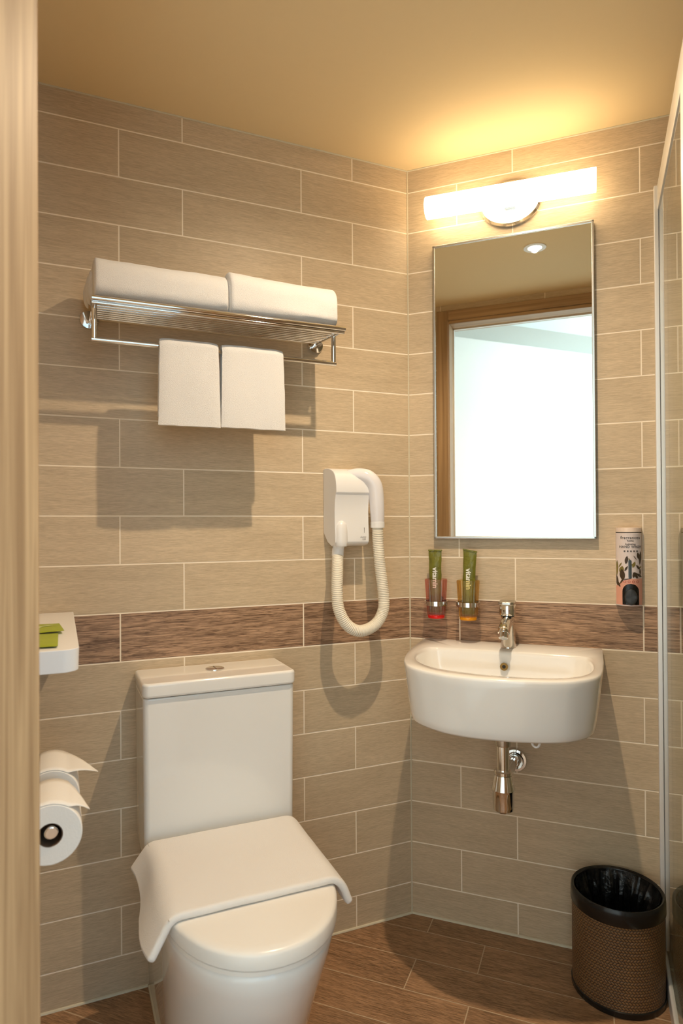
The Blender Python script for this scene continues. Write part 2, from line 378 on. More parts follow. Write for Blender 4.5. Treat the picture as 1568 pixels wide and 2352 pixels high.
# ------------------------------------------------------------------ wall lamp
R = Root('vanity_lamp', 'glowing white tube lamp on an oval chrome plate above the mirror', 'lamp', (.311, 0, 2.12), 'S')
bm = B(); lathe(bm, [(.001, 0), (1, 0), (1, -.010), (.93, -.018), (.001, -.018)], (.312, 0, 2.128), 64, axis='y', sx=.087, sy=.066)
for v in bm.verts:                      # keep depth, radii were scaled through sx, sy
    pass
finish('back_plate', bm, M_chrome, R, angle=30)
bm = B(); box(bm, .295, .329, -.046, -.016, 2.108, 2.134); finish('bracket', bm, M_chrome, R, bevel=.003)
bm = B()
A, Z = Vector((.078, -.072, 2.127)), Vector((.5445, -.072, 2.1175))
n = 26; pr = []
for k in range(n):
    t = k/(n-1); pr.append(A.lerp(Z, t))
tube(bm, pr, .0315, 32); finish('diffuser', bm, M_kraft, R, bevel=.002, angle=50)

# ------------------------------------------------------------------ mirror
R = Root('wall_mirror', 'tall rectangular mirror in a thin steel frame above the basin', 'mirror', (.31, 0, 1.152), 'S')
s0, s1, z0, z1 = .083, .537, 1.152, 2.035
bm = B(); box(bm, s0+.006, s1-.006, -.0185, -.0175, z0+.006, z1-.006); finish('mirror_glass', bm, M_mirror, R, smooth=False)
bm = B()
for a in ((s0, s0+.007, z0, z1), (s1-.007, s1, z0, z1), (s0, s1, z0, z0+.007), (s0, s1, z1-.007, z1)): box(bm, a[0], a[1], -.021, -.0005, a[2], a[3])
finish('frame', bm, M_steel, R, bevel=.0012)

# ------------------------------------------------------------------ basin
OUT = [(.046, 0), (.046, .06), (.047, .12), (.052, .20), (.0617, .2736), (.0799, .3452), (.1132, .4038), (.1857, .4522), (.2571, .470), (.3517, .4683), (.4423, .4477), (.5006, .4134), (.5424, .3446), (.5512, .2104), (.5515, .10), (.551, .05), (.551, 0)]
def outl(pts, n=8): return [(p.x, p.y) for p in smooth_path([(a, b, 0) for a, b in pts], n)]
top = outl(OUT)
cs, cn = .30, .2
def scaled(pts, fx, fn, drop=0): return [(cs+(a-cs)*fx, b*fn) for a, b in pts]
R = Root('washbasin', 'white ceramic D-shaped basin mounted on the sink wall below the mirror', 'basin', (.2985, 0, .71), 'S')
bm = B()
rings = []
n = len(top)
def ring(pts, z): return [(a, -max(b, .0005), z) for a, b in pts]
INN = [(.115, .128), (.200, .124), (.3, .122), (.42, .124), (.495, .130), (.520, .160), (.5265, .25), (.512, .335), (.475, .385), (.420, .412), (.34, .4235), (.26, .4185), (.17, .388), (.112, .325), (.086, .25), (.082, .18), (.092, .142)]
# outer shell: bottom to rim
prof = [(.90, .925, .7035), (.925, .957, .7045), (.938, .968, .710), (.946, .974, .725), (.966, .985, .765), (.993, .997, .825), (1, 1, .8395), (.998, .9985, .8445), (.990, .994, .8472)]
N1 = 288
def resample(pts, N, closed=True):
    P = [Vector((a, b)) for a, b in pts]
    if closed: P = P+[P[0]]
    L = [0]
    for i in range(len(P)-1): L.append(L[-1]+(P[i+1]-P[i]).length)
    out = []
    for k in range(N):
        d = L[-1]*k/N; i = max(j for j in range(len(L)) if L[j] <= d+1e-9); i = min(i, len(P)-2)
        t = (d-L[i])/max(L[i+1]-L[i], 1e-9); q = P[i].lerp(P[i+1], t); out.append((q.x, q.y))
    return out
def by_angle(pts, c, N):
    """resample a star-shaped outline by equal angle about c, so rings pair up"""
    P = resample(pts, 2600); out = []
    ang = [(math.atan2(b-c[1], a-c[0]) % (2*pi), (a, b)) for a, b in P]; ang.sort()
    for k in range(N):
        t = 2*pi*k/N; best = min(ang, key=lambda q: min(abs(q[0]-t), 2*pi-abs(q[0]-t))); out.append(best[1])
    return out
C0 = (.30, .25)
so = by_angle(top, C0, N1); si = by_angle(outl(INN+[INN[0]], 6), C0, N1)
rings = [[(cs+(a-cs)*fx, -max(b*fn, .0005), z) for a, b in so] for fx, fn, z in prof]
rings.append([(a, -b, .8465) for a, b in [((C0[0]+(a-C0[0])*1.03), (C0[1]+(b-C0[1])*1.03)) for a, b in si]])
for f, z in ((1, .8435), (.985, .835), (.955, .80), (.90, .765), (.75, .745), (.4, .738), (.12, .735)):
    rings.append([(C0[0]+(a-C0[0])*f, -(C0[1]+(b-C0[1])*f), z) for a, b in si])
loft(bm, rings)
finish('bowl', bm, M_cer, R, angle=60)
bm = B(); lathe(bm, [(.001, -.1375), (.0095, -.1375), (.0095, -.130), (.001, -.130)], (.3005, 0, .8065), 24, axis='y'); lathe(bm, [(.0065, -.1385), (.0105, -.1385), (.0105, -.134), (.0065, -.134)], (.3005, 0, .8065), 24, axis='y', cap=False)
ov = finish('overflow', bm, M_brass, R)
bm = B(); lathe(bm, [(.001, -.1380), (.0048, -.1380), (.0048, -.1376), (.001, -.1376)], (.3005, 0, .8065), 20, axis='y'); finish('overflow_hole_shade', bm, M_dark, R, parent=ov)  # solid dark disc painted as the shade inside the hole
bm = B(); lathe(bm, [(.001, .742), (.022, .742), (.024, .738), (.001, .736)], (.30, -.25, 0), 32); finish('drain', bm, M_chrome, R)
bm = B(); pts = [(.403+.0085*cos(2*pi*k/24), -.375, .6865+.0105*sin(2*pi*k/24)) for k in range(25)]; tube(bm, pts, .0028, 10); finish('eyelet', bm, M_plas, R)

# tap
R = Root('basin_mixer_tap', 'short chrome single-lever mixer tap standing at the back of the basin', 'tap', (.303, -.0625, .8465), 'S')
bx, by = .303, -.0625
bm = B()
rings = []
for t in range(9):
    k = t/8; z = .8465+.072*k; r = .0218-.0052*k*(1 if k < .8 else .9); cy = by-.008*k*k
    rings.append([(bx+r*cos(2*pi*i/40), cy+r*.95*sin(2*pi*i/40), z) for i in range(40)])
rings.insert(0, [(bx+.0232*cos(2*pi*i/40), by+.022*sin(2*pi*i/40), .8465) for i in range(40)])
loft(bm, rings); finish('body', bm, M_chrome, R, angle=50)
bm = B()
pth = smooth_path([(bx, by+.006, .921), (bx, by-.03, .921), (bx, by-.065, .916), (bx, by-.088, .906), (bx, by-.093, .900)], 6)
tube(bm, pth, [.0178]*6+[.0168]*6+[.0162]*6+[.0160]*7, 28, squash=.98); finish('spout', bm, M_chrome, R, angle=50)
bm = B(); tube(bm, [(bx, by-.094, .904), (bx, by-.103, .888)], .0125, 24); finish('aerator', bm, M_chrome, R, bevel=.001)
bm = B(); lathe(bm, [(.001, .918), (.0175, .918), (.0175, .936), (.001, .936)], (bx, by-.010, 0), 36); finish('neck', bm, M_chrome, R, angle=40)
bm = B(); lathe(bm, [(.001, .9355), (.0185, .9355), (.0185, .939), (.001, .939)], (bx, by-.010, 0), 36); finish('gasket_ring', bm, M_dark, R)
bm = B(); lathe(bm, [(.001, .939), (.0222, .939), (.0230, .944), (.0228, .966), (.021, .970), (.001, .970)], (bx, by-.010, 0), 40); finish('handle', bm, M_chrome, R, angle=40)
bm = B(); prism(bm, [(x, y) for x, y in rr2(bx-.022, bx+.022, by-.050, by+.013, .014)], .9705, .979); finish('lever', bm, M_steel, R, bevel=.002)

# trap
R = Root('bottle_trap', 'chrome bottle trap with wall pipe and collar under the basin', 'pipe', (.31, -.23, .455), 'S')
tx, ty = .309, -.232
bm = B(); lathe(bm, [(.001, .624), (.0195, .624), (.0205, .630), (.0205, .706), (.001, .706)], (tx, ty, 0), 36); finish('nut', bm, M_steel, R, angle=30)
bm = B(); lathe(bm, [(.001, .555), (.0158, .555), (.0158, .628), (.001, .628)], (tx, ty, 0), 32); finish('tailpipe', bm, M_chrome, R, angle=30)
bm = B(); lathe(bm, [(.001, .549), (.0200, .549), (.0232, .552), (.0232, .559), (.0205, .562), (.001, .562)], (tx, ty, 0), 36); finish('collar_ring', bm, M_chrome, R, angle=30)
bm = B(); lathe(bm, [(.001, .549), (.0220, .549), (.0262, .532), (.0300, .513), (.0288, .510), (.0272, .507), (.0272, .470), (.0255, .461), (.020, .4555), (.001, .4545)], (tx, ty, 0), 40); finish('bottle', bm, M_chrome, R, angle=30)
bm = B(); tube(bm, [(tx, ty+.012, .533), (tx+.002, -.001, .512)], .0145, 28); finish('wall_pipe', bm, M_chrome, R)
bm = B(); lathe(bm, [(.033, -.0005), (.0335, -.005), (.031, -.011), (.0245, -.0115), (.022, -.006), (.0165, -.002)], (tx+.004, 0, .5115), 40, axis='y', cap=False); finish('wall_collar', bm, M_chrome, R)

# ------------------------------------------------------------------ cups, holders, pouches
def cup_set(cs, mc, mb, lab_c, lab_h, lab_p, zt, tilt, ztop, wp):
    cn = -.052
    H = Root('cup_holder', lab_h, 'cup holder', (cs, 0, .963), 'S', 'chrome ring holders on the sink wall')
    bm = B(); lathe(bm, [(.0305, -.0065), (.0345, -.0065), (.0345, .0065), (.0305, .0065)], (cs, cn, .963), 40, cap=False)
    v = list(bm.verts); R0 = [v[i*40:(i+1)*40] for i in range(4)]
    for i in range(40): bm.faces.new((R0[3][i], R0[3][(i+1) % 40], R0[0][(i+1) % 40], R0[0][i]))
    finish('ring', bm, M_chrome, H, angle=30)
    bm = B(); box(bm, cs-.009, cs+.009, cn+.0335, -.002, .958, .968); finish('arm', bm, M_chrome, H, bevel=.002)
    bm = B(); lathe(bm, [(.001, -.0005), (.016, -.0005), (.016, -.004), (.001, -.004)], (cs, 0, .963), 28, axis='y'); finish('wall_disc', bm, M_chrome, H)
    T = Root('tumbler', lab_c, 'cup', (cs, cn, zt-.115), 'S', 'ribbed tumblers in the ring holders')
    bm = B(); z0 = zt-.115; seg = 144
    def rib(r, z, amp): return [(cs+(r+amp*cos(18*2*pi*i/seg))*cos(2*pi*i/seg), cn+(r+amp*cos(18*2*pi*i/seg))*sin(2*pi*i/seg), z) for i in range(seg)]
    def cr(z): return .0245+.0075*(z-z0)/.115
    rings = [rib(.0235, z0+.008, .0003)]+[rib(cr(z), z, .0014) for z in (z0+.010, z0+.03, z0+.06, z0+.09, z0+.112)]+[rib(cr(zt)-.0003, zt, .0006)]+[rib(cr(z)-.0022, z, 0) for z in (zt-.001, z0+.06, z0+.012)]+[rib(.010, z0+.011, 0)]
    loft(bm, rings, cap=False); finish('cup_wall', bm, mc, T, angle=50)
    bm = B(); lathe(bm, [(.001, z0), (.0228, z0), (.0246, z0+.002), (.0246, z0+.0085), (.0225, z0+.0105), (.001, z0+.0105)], (cs, cn, 0), 48); finish('base', bm, mb, T, angle=50, label='saturated '+('red' if mb is M_red_base else 'amber')+' base')
    K = Root('toothbrush_sachet', lab_p, 'sachet', (cs, cn, z0+.012), 'S', 'green dental sachets in the tumblers')
    ps = cs-.003+wp; bm = B(); zb = z0+.014; rows = 30; rings = []
    random.seed(int(cs*1000))
    for k in range(rows+1):
        t = k/rows; z = zb+(ztop-zb)*t; hw = .0195*(1-.06*sin(pi*t)); th = .0075*min(1, t*5)*max(0.05, min(1, (1-t)*4))+.0006
        cx = ps+tilt*(t-.35)*.02; rg = []
        for i in range(28):
            a = 2*pi*i/28; x = cos(a); y = sin(a)
            wob = .0012*noise.noise(Vector((x*2, t*9, cs*50+y)))
            rg.append((cx+hw*x+wob, cn+.004+th*y*(1-abs(x)**6)+wob*1.5, z+(tilt*-.011*x*max(0, t-.85)/.15)))
        rings.append(rg)
    loft(bm, rings); finish('pouch', bm, M_pouch, K, angle=60, subsurf=1)
    if tilt or True:
        bm = B(); x0 = ps+tilt*.65*.02
        vs = box(bm, x0-.0205, x0+.0205, cn+.0015, cn+.0065, ztop-.004, ztop+.001)
        for v in vs: v.co.z += -tilt*.011*(v.co.x-x0)/.02
        finish('crimp', bm, M_pouch, K, bevel=.0005)
    bm = B(); zc = zt+.022-.004
    text_bm(bm, 'vitamin', .021, lambda x, y: (ps+.001+y*1.0, cn+.004-.0092, zc+.016-x), align='LEFT', bold=.0006)
    finish('lettering', bm, M_ink, K, smooth=False)
cup_set(.0945, M_red_cup, M_red_base, 'ribbed red-tinted clear tumbler in the ring holder nearer the corner', 'chrome ring holder gripping the red tumbler on the wall', 'olive green sachet standing in the red tumbler', 1.0335, 0, 1.119, .0)
cup_set(.1890, M_yel_cup, M_yel_base, 'ribbed amber-yellow clear tumbler in the ring holder nearer the tap', 'chrome ring holder gripping the yellow tumbler on the wall', 'olive green sachet with a slanted top in the yellow tumbler', 1.032, .35, 1.119, .004)

# ------------------------------------------------------------------ soap dispenser
R = Root('soap_dispenser', 'slim wall soap dispenser with leaf print and black push button beside the mirror', 'soap dispenser', (.618, 0, .975), 'S')
s0, s1, z0, z1 = .5855, .6505, .972, 1.180; sc0 = (s0+s1)/2; hw = (s1-s0)/2; dep = .042
def dfront(x):                                   # front surface depth at offset x from the centre line
    t = max(-1, min(1, x/hw)); return -(.016+(dep-.016)*(1-abs(t)**2.6))
def dpoly(k=1, d=0): return [(sc0+hw*k*(-1+2*i/28), dfront(hw*(-1+2*i/28))*k-d) for i in range(29)]+[(sc0+hw*k, -.0005), (sc0-hw*k, -.0005)]
bm = B(); prism(bm, dpoly(), z0, z1-.012); finish('body', bm, M_lab, R, bevel=.0015)
bm = B(); prism(bm, dpoly(1.0), z1-.0105, z1+.003, [(a, b*.88) for a, b in dpoly(1.0)]); finish('lid', bm, mat('cream lid plastic', (.70, .58, .50), .35), R, bevel=.002)
bm = B(); prism(bm, dpoly(.97), z1-.012, z1-.0105); finish('lid_gap_shade', bm, M_dark, R, smooth=False)  # dark slab standing in for the shade under the lid lip
def on_disp(x, z, e=.0004): return (sc0+x, dfront(x)-e, z)
def patch(name, mt, pts, e=.0004, rows=26, cols=10):
    """outline in (x,z) laid on the curved front as rows of small quads"""
    bm = bmesh.new(); za, zb = min(p[1] for p in pts), max(p[1] for p in pts); prev = None; n = len(pts)
    for k in range(rows+1):
        z = za+(zb-za)*(k+.02 if k == 0 else k-.02 if k == rows else k)/rows; xs_ = []
        for i in range(n):
            (xa_, a_), (xb_, b_) = pts[i], pts[(i+1) % n]
            if (a_-z)*(b_-z) < 0: xs_.append(xa_+(xb_-xa_)*(z-a_)/(b_-a_))
        if len(xs_) < 2: continue
        l_, h_ = min(xs_), max(xs_); row = [bm.verts.new(on_disp(l_+(h_-l_)*c/cols, z, e)) for c in range(cols+1)]
        if prev:
            for c in range(cols): bm.faces.new((prev[c], prev[c+1], row[c+1], row[c]))
        prev = row
    return bm
xs = [-hw*.985+hw*1.97*i/16 for i in range(17)]
ztop = lambda x: 1.044+.009*(1-abs(x-.003)/hw*1.2) if abs(x) < hw else 1.03
bm = B()
a = [bm.verts.new(on_disp(x, z0+.003)) for x in xs]; c = [bm.verts.new(on_disp(x, 1.046-.022*max(0, -x/hw)**1.6)) for x in xs]
for i in range(16): bm.faces.new((a[i], a[i+1], c[i+1], c[i]))
finish('lower_label', bm, M_salmon, R)
def leaf(x, z, ln_, w, ang): 
    ca, sa = cos(radians(ang)), sin(radians(ang)); P = []
    for k in range(9): t = k/8; P.append((t*ln_, w*sin(pi*t)**.8))
    for k in range(7, 0, -1): t = k/8; P.append((t*ln_, -w*sin(pi*t)**.8))
    return [(max(-hw*.97, min(hw*.97, x+p*ca-q*sa)), z+p*sa+q*ca) for p, q in P]
def many(name, mt, ls, e):
    bm = B()
    for L in ls:
        b2 = patch(name, mt, L, e); me = bpy.data.meshes.new('x'); b2.to_mesh(me); b2.free(); bm.from_mesh(me); bpy.data.meshes.remove(me)
    finish(name, bm, mt, R, smooth=False)
many('olive_leaves', M_olive, [leaf(-.021, 1.058, .022, .0058, 80), leaf(-.031, 1.050, .045, .0032, 88), leaf(.008, 1.075, .018, .0035, 70), leaf(.005, 1.083, .020, .0022, 110), leaf(.016, 1.082, .014, .0025, 175), leaf(-.026, 1.075, .016, .0016, 62), leaf(-.030, 1.030, .030, .0026, 96), leaf(.020, 1.072, .012, .0024, 30), leaf(-.014, 1.062, .014, .003, 120)], .0007)
many('brown_leaves', M_brown, [leaf(-.016, 1.040, .032, .0065, 95), leaf(-.028, 1.025, .035, .0040, 100), leaf(-.024, 1.030, .026, .0022, 60), leaf(-.009, 1.085, .022, .0042, 80), leaf(.026, 1.082, .038, .0030, 86), leaf(.024, 1.098, .018, .0036, 100), leaf(.010, 1.108, .014, .0008, -55), leaf(.018, 1.060, .017, .0032, -40), leaf(.012, 1.064, .020, .0026, -62), leaf(.008, 1.062, .014, .003, -20), leaf(-.018, 1.043, .022, .0012, 8), leaf(.009, 1.048, .016, .0036, 75), leaf(.019, 1.046, .016, .0030, 110), leaf(.027, 1.055, .018, .0022, 92), leaf(-.022, 1.022, .024, .0030, 118), leaf(-.012, 1.066, .016, .0026, 60), leaf(.026, 1.070, .016, .0026, 125)], .0009)
def arc_pts(w, zb, zs, n=14): return [(-w, zb), (w, zb)]+[(w*cos(pi*k/n), zs+w*sin(pi*k/n)) for k in range(n+1)]
bm = patch('level_window', M_window, [(x+.0015, z) for x, z in rr2(-.004, .004, 1.046, 1.096, .003)], .0012); finish('level_window', bm, M_window, R, smooth=False)
bm = patch('button_recess', M_black, [(x+.003, z) for x, z in arc_pts(.0205, z0+.004, 1.012)], .0009); finish('button_recess', bm, M_black, R, smooth=False)
bm = B(); rings = []
for f, e in ((1, .0015), (.97, .0035), (.85, .0048), (.5, .0040), (.05, .0034)):
    rings.append([(sc0+.0035+.0158*f*cos(2*pi*i/40), dfront(0)-e+.0015*abs(cos(2*pi*i/40))*f, .9965+.0215*f*sin(2*pi*i/40)) for i in range(40)])
loft(bm, rings); finish('push_button', bm, mat('charcoal rubber', (.03, .032, .033), .4), R, label='black oval push button')
bm = B()
for body, sz, z, sx in (('fragrances', .0108, 1.1555, 1.0), ('home', .0066, 1.1475, 1), ('hydrating', .0062, 1.1380, 1), ('HAND WASH', .0086, 1.1310, 1.0)):
    text_bm(bm, body, sz, lambda x, y: on_disp(x+.003, z+y, .0006), spacing=1.08, bold=.00022)
finish('lettering', bm, M_grey, R, smooth=False)
bm = B()
for k in range(5): 
    c = bmesh.ops.create_circle(bm, cap_ends=True, segments=14, radius=.0023); 
    for v in c['verts']: v.co = Vector(on_disp(-.0115+.0078*k+v.co.x, 1.1195+v.co.y, .0006))
finish('icon_row', bm, M_grey, R, smooth=False)
bm = B()
for k in range(4):
    x0 = -.0115+.0105*k; o_ = [(x0+.0034*cos(2*pi*i/18), 1.0375+.0034*sin(2*pi*i/18)) for i in range(18)]; n_ = [(x0+.0022*cos(2*pi*i/18), 1.0375+.0022*sin(2*pi*i/18)) for i in range(18)]
    A_ = [bm.verts.new(on_disp(x, z, .0008)) for x, z in o_]; B_ = [bm.verts.new(on_disp(x, z, .0008)) for x, z in n_]
    for i in range(18): bm.faces.new((A_[i], A_[(i+1) % 18], B_[(i+1) % 18], B_[i]))
finish('symbol_row', bm, M_red, R, smooth=False)

# ------------------------------------------------------------------ towel rack on the back wall
R = Root('towel_rack', 'chrome hotel towel shelf with hanging bar on the back wall', 'towel rack', (-.61, 0, 1.717))
ZR = 1.716; ZF = 1.698; xl, xr = -.917, -.316
for x in (-.922, -.3095):
    bm = B(); lathe(bm, [(.001, -.0005), (.0225, -.0005), (.0235, -.003), (.022, -.0075), (.001, -.0095)], (x, 0, ZR), 36, axis='y'); f = finish('wall_flange', bm, M_chrome, R)
    bm = B(); tube(bm, [(x, -.008, ZR), (x, -.030, ZR)], .0105, 24); finish('stub', bm, M_chrome, R, parent=f)
for x in (xl, xr):
    bm = B(); tube(bm, [(x, -.022, ZR), (x, -.218, ZF)], .0058, 16); finish('side_arm', bm, M_chrome, R)
    bm = B(); tube(bm, [(x, -.155, ZR-.013), (x, -.155, 1.627)], .0062, 20); finish('drop_post', bm, M_chrome, R)
bm = B(); tube(bm, [(xl-.008, -.218, ZF+.0045), (xr+.006, -.218, ZF+.0045)], .0062, 20); finish('front_rail', bm, M_chrome, R)
bm = B(); tube(bm, [(xl-.008, -.216, ZF-.005), (xr+.004, -.216, ZF-.005)], .0036, 16); finish('lower_rail', bm, M_chrome, R)
for k in range(8):
    y = -.034-.0216*k; zk = ZR+(ZF-ZR)*(-y-.022)/.196
    bm = B(); tube(bm, [(xl, y, zk), (xr, y, zk)], .0036, 12); finish('shelf_rod', bm, M_chrome, R)
bm = B(); tube(bm, [(xl-.006, -.155, 1.627), (xr+.006, -.155, 1.627)], .0065, 20); finish('hanging_bar', bm, M_chrome, R)

def folded_towel(name, label, x0, x1, y0, y1, z0, z1, group, seed, slope=0):
    T = Root(name, label, 'towel', ((x0+x1)/2, (y0+y1)/2, z0), empty=False, group=group)
    bm = B(); nx = 44; rings = []
    base = rr2(y0, y1, z0, z1, [.030, .050, .020, .012], 9)
    # rounded section, denser between corners
    base = resample(base, 72); cy, cz = (y0+y1)/2, (z0+z1)/2
    for k in range(-3, nx+4):
        t = max(0, min(1, k/nx)); x = x0+(x1-x0)*t; sh = 1.0
        if k < 0: sh = {-1: .96, -2: .80, -3: .45}[k]; x = x0-{-1: .004, -2: .009, -3: .008}[k]*(.7)
        if k > nx: q = k-nx; sh = {1: .96, 2: .80, 3: .45}[q]; x = x1+{1: .004, 2: .008, 3: .007}[q]*.7
        rg = []
        for (y, z) in base:
            yy = cy+(y-cy)*sh; zz = cz+(z-cz)*(sh if z > cz else 1)
            w = noise.noise(Vector((x*9+seed, y*16, z*14)))*.0045+noise.noise(Vector((x*40+seed, y*40, z*40)))*.0012
            if z > z0+.01:
                zz += w+slope*(t-.5)
                yy += w*.8
            rg.append((x+(w*.6 if k in (-1, nx+1) else 0), yy, max(zz, z0)))
        rings.append(rg)
    loft(bm, rings); return finish(name, bm, M_towel, T, angle=180)
folded_towel('bath_towel', 'thick white towel folded on the left half of the rack shelf', -.914, -.616, -.208, -.045, 1.7175, 1.812, 'folded bath towels on the rack shelf', 3, -.002)
_T = COL.objects['bath_towel']
bm = B()
for yy, zz, hh, ww, xx in ((-.062, 1.758, .032, .014, -.935), (-.094, 1.762, .038, .013, -.931), (-.126, 1.762, .040, .014, -.927)):
    rings = []
    for k in range(7):
        q = k/6; f = sqrt(max(.02, 1-(1-q)**2*.96)); rings.append([(xx-.003+.012*q, yy+ww*f*cos(2*pi*i/28), zz+hh*f*sin(2*pi*i/28)) for i in range(28)])
    loft(bm, rings)
finish('folded_layers', bm, M_towel, Root('', None, None, _T.location, empty=False), parent=_T, angle=180)
folded_towel('bath_towel', 'thick white towel folded on the right half of the rack shelf', -.604, -.328, -.208, -.045, 1.7175, 1.822, 'folded bath towels on the rack shelf', 11, -.008)

def hung_towel(label, x0, x1, zb, zbk, seed):
    T = Root('hand_towel', label, 'towel', ((x0+x1)/2, -.155, 1.627), empty=False, group='hand towels hung on the rack bar')
    r = .0145; path = []
    for k in range(22): path.append((-.155-r-.001*sin(k/21*pi), zb+(1.627-zb)*k/21))
    for k in range(1, 12): a = pi-pi*k/12; path.append((-.155+r*cos(a), 1.627+r*sin(a)))
    for k in range(16): path.append((-.155+r, 1.627-(1.627-zbk)*k/15))
    bm = B(); nx = 26; g = []
    for i in range(nx+1):
        t = i/nx; col_ = []
        for k, (y, z) in enumerate(path):
            dz = max(0, 1.627-z); w = .0022*noise.noise(Vector((t*3+seed, z*8, 0)))+.0014*sin(t*5+seed)*dz*6
            e = abs(t-.5)*2; rnd_ = -.006*e**8
            col_.append(bm.verts.new((x0+(x1-x0)*t+(.004*dz/.2)*(t-.5)*2+.0015*noise.noise(Vector((z*20, seed, t))), y+(w if k < 22 else 0)+(.004*e**8 if k < 25 else 0), z+(rnd_*.5 if k > 18 and k < 36 else 0)-.002*noise.noise(Vector((t*4, seed, 5))))))
        g.append(col_)
    for i in range(nx):
        for k in range(len(path)-1): bm.faces.new((g[i][k], g[i+1][k], g[i+1][k+1], g[i][k+1]))
    return finish('hand_towel', bm, M_towel, T, solid=.012, bevel=.004, subsurf=1, angle=60, segs=2)
hung_towel('white hand towel hung on the rack bar, the left of two', -.770, -.632, 1.435, 1.46, 1)
hung_towel('white hand towel hung on the rack bar, the right of two', -.620, -.464, 1.437, 1.45, 5)

# ------------------------------------------------------------------ hair dryer
R = Root('wall_hair_dryer', 'white wall-mounted hair dryer with a looping ribbed cream hose', 'hair dryer', (-.23, 0, 1.135))
prof = [(0, 1.356), (.012, 1.3585), (.030, 1.3575), (.050, 1.3535), (.068, 1.346), (.080, 1.334), (.087, 1.318), (.0895, 1.300), (.0895, 1.2855), (.0855, 1.2825), (.080, 1.262), (.077, 1.235), (.0775, 1.20), (.080, 1.165), (.079, 1.146), (.072, 1.139), (.050, 1.134), (.022, 1.145), (0, 1.172)]
bm = B()
xa, xb = -.2865, -.177
a = [bm.verts.new((xa+(.004 if y > .02 else 0), -max(y, .0005), z)) for y, z in prof]; b_ = [bm.verts.new((xb, -max(y, .0005), z)) for y, z in prof]; n = len(prof)
bm.faces.new(a[::-1]); bm.faces.new(b_)
for i in range(n): bm.faces.new((a[i], a[(i+1) % n], b_[(i+1) % n], b_[i]))
finish('body', bm, M_plas, R, bevel=.004, angle=35, segs=3)
bm = B()
rings = []
for z, r in ((1.207, .004), (1.203, .0110), (1.194, .0160), (1.178, .0180), (1.150, .0186), (1.138, .0180), (1.134, .0160)):
    rings.append([(-.262+r*cos(2*pi*i/32), -.0735+r*.9*sin(2*pi*i/32), z) for i in range(32)])
loft(bm, rings); finish('outlet_bulge', bm, M_plas, R, angle=60)
bm = B(); tube(bm, [(-.262, -.058, 1.141), (-.2625, -.056, 1.131), (-.263, -.055, 1.126)], [.0175, .0165, .0155], 32); tube(bm, [(-.263, -.055, 1.1275), (-.2645, -.053, 1.1065)], .0172, 32); finish('hose_socket', bm, M_plas, R, angle=30)
bm = B(); pth = smooth_path([(-.232, -.050, 1.333), (-.205, -.066, 1.337), (-.180, -.080, 1.330), (-.163, -.086, 1.308), (-.157, -.087, 1.275), (-.1535, -.085, 1.235), (-.151, -.082, 1.204)], 8)
nn = len(pth); rad = [.0185+.0045*sin(min(1, i/nn*1.8)*pi/2)-(.0035*max(0, (i/nn-.45)/.55)) for i in range(nn)]
tube(bm, pth, rad, 36); finish('handset', bm, mat('glossy cool white plastic', (.80, .78, .80), .15), R, angle=60)
bm = B(); tube(bm, [(-.151, -.082, 1.2035), (-.151, -.0815, 1.186)], .0203, 36); finish('handset_collar', bm, M_plas, R, bevel=.0008)
bm = B()
hp = smooth_path([(-.151, -.081, 1.188), (-.152, -.088, 1.13), (-.149, -.096, 1.06), (-.143, -.101, .995), (-.147, -.105, .950), (-.173, -.108, .913), (-.2205, -.109, .8975), (-.259, -.107, .916), (-.282, -.102, .958), (-.284, -.094, 1.005), (-.276, -.078, 1.06), (-.2645, -.054, 1.110)], 24)
# even spacing along the hose, then ribs
L = [0]
for i in range(len(hp)-1): L.append(L[-1]+(hp[i+1]-hp[i]).length)
NR = 118; q = []; rad = []; j = 0
for i in range(NR*5+1):
    d = L[-1]*i/(NR*5)
    while j < len(L)-2 and L[j+1] < d: j += 1
    q.append(hp[j].lerp(hp[j+1], (d-L[j])/max(1e-9, L[j+1]-L[j]))); rad.append((.0149, .0163, .0168, .0164, .0153)[i % 5])
tube(bm, q, rad, 26); finish('hose', bm, M_hose, R, angle=180, label='cream ribbed hose')
bm = B(); text_bm(bm, 'electric', .0062, lambda x, y: (-.196+x, -.0808, 1.160+y)); text_bm(bm, '1200', .006, lambda x, y: (-.194+x, -.0810, 1.1535+y)); box(bm, -.1925, -.1919, -.0803, -.0775, 1.172, 1.187)
finish('rating_print', bm, M_grey, R, smooth=False)

# ------------------------------------------------------------------ toilet
R = Root('toilet', 'white close-coupled toilet with tall cistern and closed lid against the back wall', 'toilet', (-.63, -.30, 0))
bm = B(); prism(bm, rr2(-.811, -.4405, -.168, -.0008, [.006, .006, .014, .014]), .40, .7855, rr2(-.813, -.437, -.170, -.0008, [.006, .006, .014, .014])); finish('cistern', bm, M_cer, R, bevel=.004)
bm = B(); prism(bm, rr2(-.8155, -.4345, -.178, -.0008, [.010, .010, .018, .018]), .7875, .8225); finish('cistern_lid', bm, M_cer, R, bevel=.007, segs=4)
bm = B(); prism(bm, rr2(-.808, -.442, -.166, -.004, .012), .7850, .7880); finish('lid_seam', bm, M_dark, R, smooth=False)
bt = B(); lathe(bt, [(.001, .8222), (.0245, .8222), (.0245, .8242), (.0225, .8252), (.001, .8252)], (-.622, -.0735, 0), 40, sy=.92); btn = finish('flush_button', bt, M_chrome, R, label='chrome dual flush button')
bm = B(); box(bm, -.6225, -.6215, -.094, -.053, .8253, .8256); finish('button_split', bm, M_dark, R, parent=btn, smooth=False)
cx0 = -.6325
